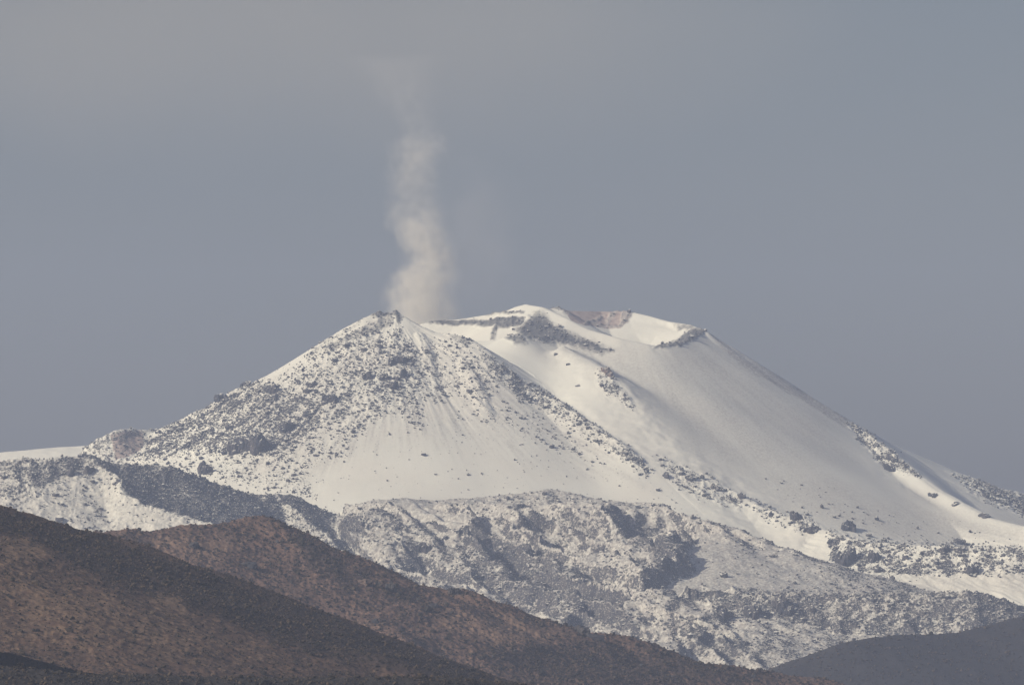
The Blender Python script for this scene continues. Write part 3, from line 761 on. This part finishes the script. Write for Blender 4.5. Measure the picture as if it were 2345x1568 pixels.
def scatter_mesh(name, cells, size, flat, mat, label, sink=.4, shapes=SHAPES1):
    V_, F_, k = [], [], 0
    for i, c in enumerate(cells):
        v, f = shapes[int(rng.integers(len(shapes)))]
        s = size[i]
        sc = np.array([s * rng.uniform(.8, 1.35), s * rng.uniform(.8, 1.2), s * flat * rng.uniform(.75, 1.2)])
        q = BUF.p[c] + np.array([rng.uniform(-1, 1), rng.uniform(-2, 2), sc[2] * sink])
        V_.append(rotz(v * sc, rng.uniform(0, 6.28)) + q); F_.append(f + k); k += len(v)
    o = mesh_obj(name, np.concatenate(V_), np.concatenate(F_), mat, smooth=False)
    return tag(o, label, None, kind='stuff')

groups = [(2, 85, 'dark boulder among the rock belts on the rocky cone face', 'boulders on the rocky cone'),
          (3, 50, 'dark boulder on the levee, lobe or rib of the smooth crater cone', 'boulders on the crater cone'),
          (5, 50, 'dark boulder half sunk in the snow of the hummocky lava field', 'boulders on the lava field'),
          (6, 30, 'dark boulder on the steep lava front', 'boulders on the lava front'),
          (21, 40, 'dark boulder standing out of the scrub on the brown hill', 'boulders on the brown hill')]
pools = {}
for mt in (M_ROCK, M_BROCK):
    pools[mt.name] = []
    for q in range(12):
        v, f = SHAPES2[q]
        o = mesh_obj('boulder', v * [1, .95, .85], f, mt, smooth=False)
        pools[mt.name].append(o.data); bpy.data.objects.remove(o)
for lbid, n, lb, gp in groups:
    for c in pick(n, [lbid], 1.6, .2):
        o = bpy.data.objects.new('boulder', pools[(M_BROCK if lbid == 21 else M_ROCK).name][int(rng.integers(12))])
        s = float(np.exp(rng.normal(math.log(2.6 if lbid == 21 else 3.3 if lbid == 2 else 4.0), .28)))
        o.scale = (s * rng.uniform(.9, 1.5), s * rng.uniform(.9, 1.2), s * rng.uniform(.75, 1.1))
        o.rotation_euler = (rng.uniform(-.3, .3), rng.uniform(-.3, .3), rng.uniform(0, 6.28))
        p = BUF.p[c]; o.location = (float(p[0]), float(p[1]), float(p[2] + s * .1))
        COL.objects.link(o); tag(o, lb, 'boulder', gp)

def sizes(n, med, sg): return np.exp(rng.normal(math.log(med), sg, n))
n = 17000; scatter_mesh('rubble', pick(n, [2], 1.5, .04), sizes(n, 1.2, .55), 1.0, M_ROCK, 'dark stones scattered thickly over the face of the rocky cone')
n = 3500; scatter_mesh('rubble', pick(n, [2], .7, .03), sizes(n, .75, .4), 1.0, M_ROCK, 'small stones sprinkled over the snow of the rocky cone')
n = 4500; scatter_mesh('rubble', pick(n, [0, 1, 3], 1.5, .06), sizes(n, 1.5, .5), 1.0, M_ROCK, 'dark stones along the levees and ribs of the crater cone')
n = 17000; scatter_mesh('rubble', pick(n, [4, 5, 6], 1.3, .1), sizes(n, 1.25, .5), 1.0, M_ROCK, 'dark stones poking through the snow of the lower lava slopes')
M_BUSH = new_mat('dry_bush')[0]
t = NT(M_BUSH.node_tree); g_ = t.n('ShaderNodeNewGeometry').outputs['Position']
t.surf(t.mix(t.step(t.noise(g_, .12, 4, .7), .4, .62), (.026, .025, .025), (.085, .064, .048)), .95)
n = 15000; scatter_mesh('undergrowth', pick(n, [21], 1, .1), sizes(n, 1.0, .45), .8, M_BUSH, 'dark low scrub and tussocks dotted over the brown hill')
n = 15000; scatter_mesh('undergrowth', pick(n, [22, 23], 1, .1), sizes(n, .68, .45), .8, M_BUSH, 'dark low scrub and tussocks dotted over the near steppe hillside')
n = 2500; scatter_mesh('undergrowth', pick(n, [20], 1, .0), sizes(n, 1.3, .3), .8, M_BUSH, 'dark low scrub covering the shaded hill at the bottom right')

# bushes that stand out on the near slopes
BUSH = [(50, 1530, 24, 18, 'big dark bush at the left end of the shaded rise'), (1625, 1524, 14, 12, 'dark round bush on the falling skyline of the brown hill'),
        (1738, 1541, 22, 15, 'largest dark bush low on the brown hill skyline'), (1763, 1541, 9, 8, 'small dark bush right of the largest skyline bush'),
        (340, 1381, 10, 7, 'dark bush at the left edge of the bare orange patch'), (394, 1370, 14, 8, 'dark bush above the bare orange patch'),
        (1310, 1552, 12, 9, 'dark bush at the bottom edge below the skyline boulders')]
for i, (u, v, w, h, lb) in enumerate(BUSH):
    c = BUF.at(u, v, True)
    if c is None: continue
    p = BUF.p[c]; m = p[1] * K
    r = np.random.default_rng(500 + i)
    nl = 1400
    d = r.normal(size=(nl, 3)); d /= np.linalg.norm(d, axis=1)[:, None]
    blobs = r.normal(size=(7, 3)) * [.45, .4, .3]
    ctr = blobs[r.integers(7, size=nl)] + d * (.42 * r.uniform(.5, 1.0, nl) ** .5)[:, None]
    ctr = ctr * [w * m * .5, w * m * .45, h * m * .62] + [0, 0, h * m * .28]
    ctr[:, 2] = np.maximum(ctr[:, 2], -.3)
    a = r.normal(size=(nl, 3)); a /= np.linalg.norm(a, axis=1)[:, None]
    b = np.cross(a, r.normal(size=(nl, 3))); b /= np.linalg.norm(b, axis=1)[:, None]
    s = .10 * h * m * r.uniform(.6, 1.3, nl)[:, None]
    vv = np.stack([ctr - a * s, ctr + b * s * .6, ctr + a * s, ctr - b * s * .6], 1).reshape(-1, 3)
    o = mesh_obj('bush', vv, np.arange(nl * 4).reshape(-1, 4), M_BUSH, smooth=False)
    o.location = p
    tag(o, lb, 'bush')

# ================================================================ GROUND
def ground():
    ring = np.concatenate([[0, 20, 60, 150, 400, 900, 2000], np.linspace(3000, 24000, 43)])
    gx = np.linspace(-6000, 6000, 61); gy = np.linspace(-1500, 20000, 108)
    X, Y = np.meshgrid(gx, gy)
    r = np.hypot(X, Y)
    Z = -1.8 - np.minimum(r, 2200) * .0265 + np.where(r > 400, 1.0 * fbm(X / 900, Y / 900, 3, 5), 0)
    o = mesh_obj('ground', np.stack([X.ravel(), Y.ravel(), Z.ravel()], 1), grid_faces(*X.shape), M_NEAR,
                 {'dark': np.zeros(X.size), 'pale': np.zeros(X.size)})
    tag(o, 'brown valley floor between the camera and the hills', 'ground', kind='structure')
ground()

# ================================================================ AIR, SMOKE AND CLOUD
def box(name, lo, hi, mat):
    v = np.array([(x, y, z) for z in (lo[2], hi[2]) for y in (lo[1], hi[1]) for x in (lo[0], hi[0])], np.float32)
    f = np.array([(0, 2, 3, 1), (4, 5, 7, 6), (0, 1, 5, 4), (2, 6, 7, 3), (0, 4, 6, 2), (1, 3, 7, 5)], np.int32)
    return mesh_obj(name, v, f, mat, smooth=False)

m, nt = new_mat('thin_air')
t = NT(nt)
pv = t.n('ShaderNodeVolumePrincipled')
pv.inputs['Color'].default_value = (.56, .685, 1.0, 1)
pv.inputs['Density'].default_value = 4.5e-5
pv.inputs['Anisotropy'].default_value = 0.0
t.l(pv.outputs[0], t.n('ShaderNodeOutputMaterial').inputs['Volume'])
tag(box('haze', (-6100, -1600, -70), (6100, 20100, 1300), m), 'thin bluish haze in the air over the whole valley', None, kind='stuff')

def lofted(name, axis, mat, seg=28, wob=.10, seed=3):
    """closed billowing column round an axis [(x, y, z, rx, ry)]"""
    a = np.array(axis, np.float32)
    tt = np.linspace(0, len(a) - 1, (len(a) - 1) * 5 + 1)
    A = np.stack([np.interp(tt, np.arange(len(a)), a[:, k]) for k in range(5)], 1)
    th = np.arange(seg) * 2 * math.pi / seg
    rows = []
    for i, (x, y, z, rx, ry) in enumerate(A):
        w = 1 + wob * noise(np.cos(th) * 1.6 + seed, np.sin(th) * 1.6 + z / 40, seed)
        rows.append(np.stack([x + rx * w * np.cos(th), y + ry * w * np.sin(th), np.full(seg, z)], 1))
    co = np.concatenate(rows + [A[:1, :3], A[-1:, :3]])
    n = len(A); f = []
    for i in range(n - 1):
        for j in range(seg):
            k = (j + 1) % seg
            f.append((i * seg + j, i * seg + k, (i + 1) * seg + k, (i + 1) * seg + j))
    for j in range(seg):
        k = (j + 1) % seg
        f.append((n * seg, k, j, j)); f.append((n * seg + 1, (n - 1) * seg + j, (n - 1) * seg + k, (n - 1) * seg + k))
    quads = np.array([q for q in f if q[2] != q[3]], np.int32)
    tris = np.array([q[:3] for q in f if q[2] == q[3]], np.int32)
    me = bpy.data.meshes.new(name)
    me.from_pydata(co.tolist(), [], quads.tolist() + tris.tolist())
    me.materials.append(mat)
    o = bpy.data.objects.new(name, me); COL.objects.link(o)
    return o

# steam column: axis and half width on the sheet, thickness of the smoke
PD = 12420.0
PL = [  # v, u, half width, strength
 (790, 972, 66, 1.0), (745, 972, 64, 1.0), (720, 970, 62, 1.0), (690, 965, 62, 1.0), (660, 964, 58, 1.0), (630, 974, 54, 1.0), (605, 985, 46, 1.0), (580, 986, 44, .95), (555, 974, 46, .85),
 (530, 962, 52, .75), (505, 958, 54, .46), (480, 955, 50, .32), (455, 950, 46, .25), (430, 944, 50, .24), (405, 945, 52, .26), (380, 950, 48, .31),
 (355, 956, 50, .35), (330, 960, 48, .32), (310, 962, 42, .20), (290, 956, 38, .13), (260, 945, 46, .09), (220, 930, 58, .075), (180, 915, 72, .06), (130, 900, 92, .04)]
pz = [P(u, v, PD) for v, u, _, _ in PL]
Z0, Z1 = pz[0][2], pz[-1][2]
X0 = pz[0][0]
SC = PD * K * 1.42
m, nt = new_mat('steam')
t = NT(nt)
tc = t.n('ShaderNodeTexCoord')
ob = tc.outputs['Object']                 # object origin at the vent
sx = t.n('ShaderNodeSeparateXYZ')
nz1 = t.n('ShaderNodeTexNoise'); nz1.inputs['Scale'].default_value = .022; nz1.inputs['Detail'].default_value = 4; nz1.inputs['Roughness'].default_value = .55
t.l(ob, nz1.inputs['Vector'])
vs = t.n('ShaderNodeVectorMath', operation='SUBTRACT'); t.l(nz1.outputs['Color'], vs.inputs[0]); vs.inputs[1].default_value = (.5, .5, .5)
vm = t.n('ShaderNodeVectorMath', operation='MULTIPLY_ADD'); t.l(vs.outputs[0], vm.inputs[0]); vm.inputs[1].default_value = (84, 84, 60); t.l(ob, vm.inputs[2])
t.l(vm.outputs[0], sx.inputs[0])
hz = t.math('DIVIDE', sx.outputs[2], Z1 - Z0, clamp=True)
def curve(pts):
    nd = t.n('ShaderNodeFloatCurve')
    c = nd.mapping.curves[0]
    while len(c.points) < len(pts): c.points.new(.5, .5)
    for q, (a, b) in zip(c.points, pts): q.location = (a, b); q.handle_type = 'AUTO'
    nd.mapping.update()
    t.l(hz, nd.inputs['Value'])
    return nd.outputs[0]
hs = [(p[2] - Z0) / (Z1 - Z0) for p in pz]
ax_ = curve([(h, .5 + (p[0] - X0) / 400) for h, p in zip(hs, pz)])
rad = curve([(h, q[2] * SC / 100) for h, q in zip(hs, PL)])
stg = curve([(h, q[3]) for h, q in zip(hs, PL)])
axx = t.math('MULTIPLY', t.math('SUBTRACT', ax_, .5), 400)
dx = t.math('SUBTRACT', sx.outputs[0], axx)
dist = t.math('SQRT', t.math('ADD', t.math('POWER', dx, 2.0), t.math('POWER', sx.outputs[1], 2.0)))
q = t.math('DIVIDE', dist, t.math('MULTIPLY', rad, 100))
body = t.step(q, .30, 1.12, 1.0, 0.0)
fine = t.noise(ob, .045, 5, .6)
den = t.math('MULTIPLY', t.math('MULTIPLY', body, t.step(fine, .30, .70, .12, 1.65)), t.math('MULTIPLY', stg, .021))
pv = t.n('ShaderNodeVolumePrincipled')
pv.inputs['Color'].default_value = (.985, .96, .90, 1)
pv.inputs['Anisotropy'].default_value = .1
t.l(den, pv.inputs['Density'])
t.l(pv.outputs[0], t.n('ShaderNodeOutputMaterial').inputs['Volume'])
m.cycles.volume_step_rate = .12
o = lofted('smoke_plume', [(p[0] - X0, 0, p[2] - Z0, q[2] * SC * 1.25, q[2] * SC * 1.25) for p, q in zip(pz, PL)], m)
o.location = (X0, PD, Z0)
tag(o, 'pale column of steam rising from the crater behind the rocky summit', 'smoke plume')

# faint steam drifting to the right of the vent
m, nt = new_mat('drifting_steam')
t = NT(nt)
ob = t.n('ShaderNodeTexCoord').outputs['Object']
ln = t.n('ShaderNodeVectorMath', operation='LENGTH')
nz = t.n('ShaderNodeTexNoise'); nz.inputs['Scale'].default_value = .012; nz.inputs['Detail'].default_value = 4
t.l(ob, nz.inputs['Vector'])
vs = t.n('ShaderNodeVectorMath', operation='SUBTRACT'); t.l(nz.outputs['Color'], vs.inputs[0]); vs.inputs[1].default_value = (.5, .5, .5)
vm = t.n('ShaderNodeVectorMath', operation='MULTIPLY_ADD'); t.l(vs.outputs[0], vm.inputs[0]); vm.inputs[1].default_value = (150, 100, 150); t.l(ob, vm.inputs[2])
sc_ = t.n('ShaderNodeVectorMath', operation='DIVIDE'); t.l(vm.outputs[0], sc_.inputs[0]); sc_.inputs[1].default_value = (125, 90, 235)
t.l(sc_.outputs[0], ln.inputs[0])
den = t.math('MULTIPLY', t.step(ln.outputs['Value'], .15, 1.0, 1.0, 0.0), .0018)
pv = t.n('ShaderNodeVolumePrincipled'); pv.inputs['Color'].default_value = (.97, .95, .92, 1)
t.l(den, pv.inputs['Density'])
t.l(pv.outputs[0], t.n('ShaderNodeOutputMaterial').inputs['Volume'])
m.cycles.volume_step_rate = .3
v, f = ICO[3]
o = mesh_obj('steam_veil', v * [150, 100, 265], f, m)
o.location = P(1085, 560, 12480)
tag(o, 'very faint wisps of steam drifting right of the pale column', 'steam')

# thin veil of ash cloud, above the haze
m, nt = new_mat('ash_veil')
t = NT(nt)
tc = t.n('ShaderNodeTexCoord'); ob = tc.outputs['Object']
ln = t.n('ShaderNodeVectorMath', operation='LENGTH')
nz = t.n('ShaderNodeTexNoise'); nz.inputs['Scale'].default_value = .0016; nz.inputs['Detail'].default_value = 4
t.l(ob, nz.inputs['Vector'])
vs = t.n('ShaderNodeVectorMath', operation='SUBTRACT'); t.l(nz.outputs['Color'], vs.inputs[0]); vs.inputs[1].default_value = (.5, .5, .5)
vm = t.n('ShaderNodeVectorMath', operation='MULTIPLY_ADD'); t.l(vs.outputs[0], vm.inputs[0]); vm.inputs[1].default_value = (900, 900, 420); t.l(ob, vm.inputs[2])
sc_ = t.n('ShaderNodeVectorMath', operation='DIVIDE'); t.l(vm.outputs[0], sc_.inputs[0]); sc_.inputs[1].default_value = (2150, 1300, 470)
t.l(sc_.outputs[0], ln.inputs[0])
den = t.math('MULTIPLY', t.step(ln.outputs['Value'], .30, 1.0, 1.0, 0.0), 2.1e-4)
pv = t.n('ShaderNodeVolumePrincipled')
pv.inputs['Color'].default_value = (1.0, .93, .78, 1)
t.l(den, pv.inputs['Density'])
t.l(pv.outputs[0], t.n('ShaderNodeOutputMaterial').inputs['Volume'])
m.cycles.volume_step_rate = .5
cx, cy, cz = P(640, 50, 17000)
v, f = ICO[3]
o = mesh_obj('ash_cloud', v * [2300, 1450, 500], f, m)
o.location = (cx, cy, cz)
tag(o, 'thin yellowish veil of ash cloud across the upper left sky', 'cloud')

# ================================================================ LIGHT, SKY, CAMERA
sc = bpy.context.scene
w = bpy.data.worlds.new('World'); sc.world = w; w.use_nodes = True
nt = w.node_tree
sky = nt.nodes.new('ShaderNodeTexSky'); sky.sky_type = 'NISHITA'; sky.sun_disc = False
sky.sun_elevation = math.radians(SUN_EL)
sky.altitude = 50; sky.air_density = 1.0; sky.dust_density = 2.5
sun_dir = (-math.cos(math.radians(SUN_EL)) * math.sin(math.radians(SUN_AZ)), -math.cos(math.radians(SUN_EL)) * math.cos(math.radians(SUN_AZ)), math.sin(math.radians(SUN_EL)))
sky.sun_rotation = math.atan2(sun_dir[0], sun_dir[1])
bg = nt.nodes['Background']; bg.inputs[1].default_value = 0.055
tint = nt.nodes.new('ShaderNodeMix'); tint.data_type = 'RGBA'; tint.blend_type = 'MULTIPLY'; tint.inputs[0].default_value = 1
tint.inputs[7].default_value = (1.23, 1.11, 1.10, 1)       # high thin cloud takes the green out of the clear sky
nt.links.new(sky.outputs[0], tint.inputs[6])
nt.links.new(tint.outputs[2], bg.inputs[0])

sl = bpy.data.lights.new('sun', 'SUN'); sl.energy = 4.7; sl.angle = math.radians(.53); sl.color = (1.0, .905, .71)
so = bpy.data.objects.new('sun', sl); COL.objects.link(so)
from mathutils import Vector
so.rotation_euler = Vector(sun_dir).to_track_quat('Z', 'Y').to_euler()

cam = bpy.data.cameras.new('camera'); cam.sensor_width = 36; cam.lens = 18 / TX
cam.clip_start = 1; cam.clip_end = 60000
co_ = bpy.data.objects.new('camera', cam); COL.objects.link(co_)
co_.rotation_euler = (math.pi / 2 + PITCH, 0, 0)
sc.camera = co_

sc.view_settings.view_transform = 'Standard'; sc.view_settings.look = 'None'
sc.view_settings.exposure = 0; sc.view_settings.gamma = 1
sc.cycles.use_denoising = True
sc.cycles.max_bounces = 4; sc.cycles.diffuse_bounces = 3; sc.cycles.volume_bounces = 3
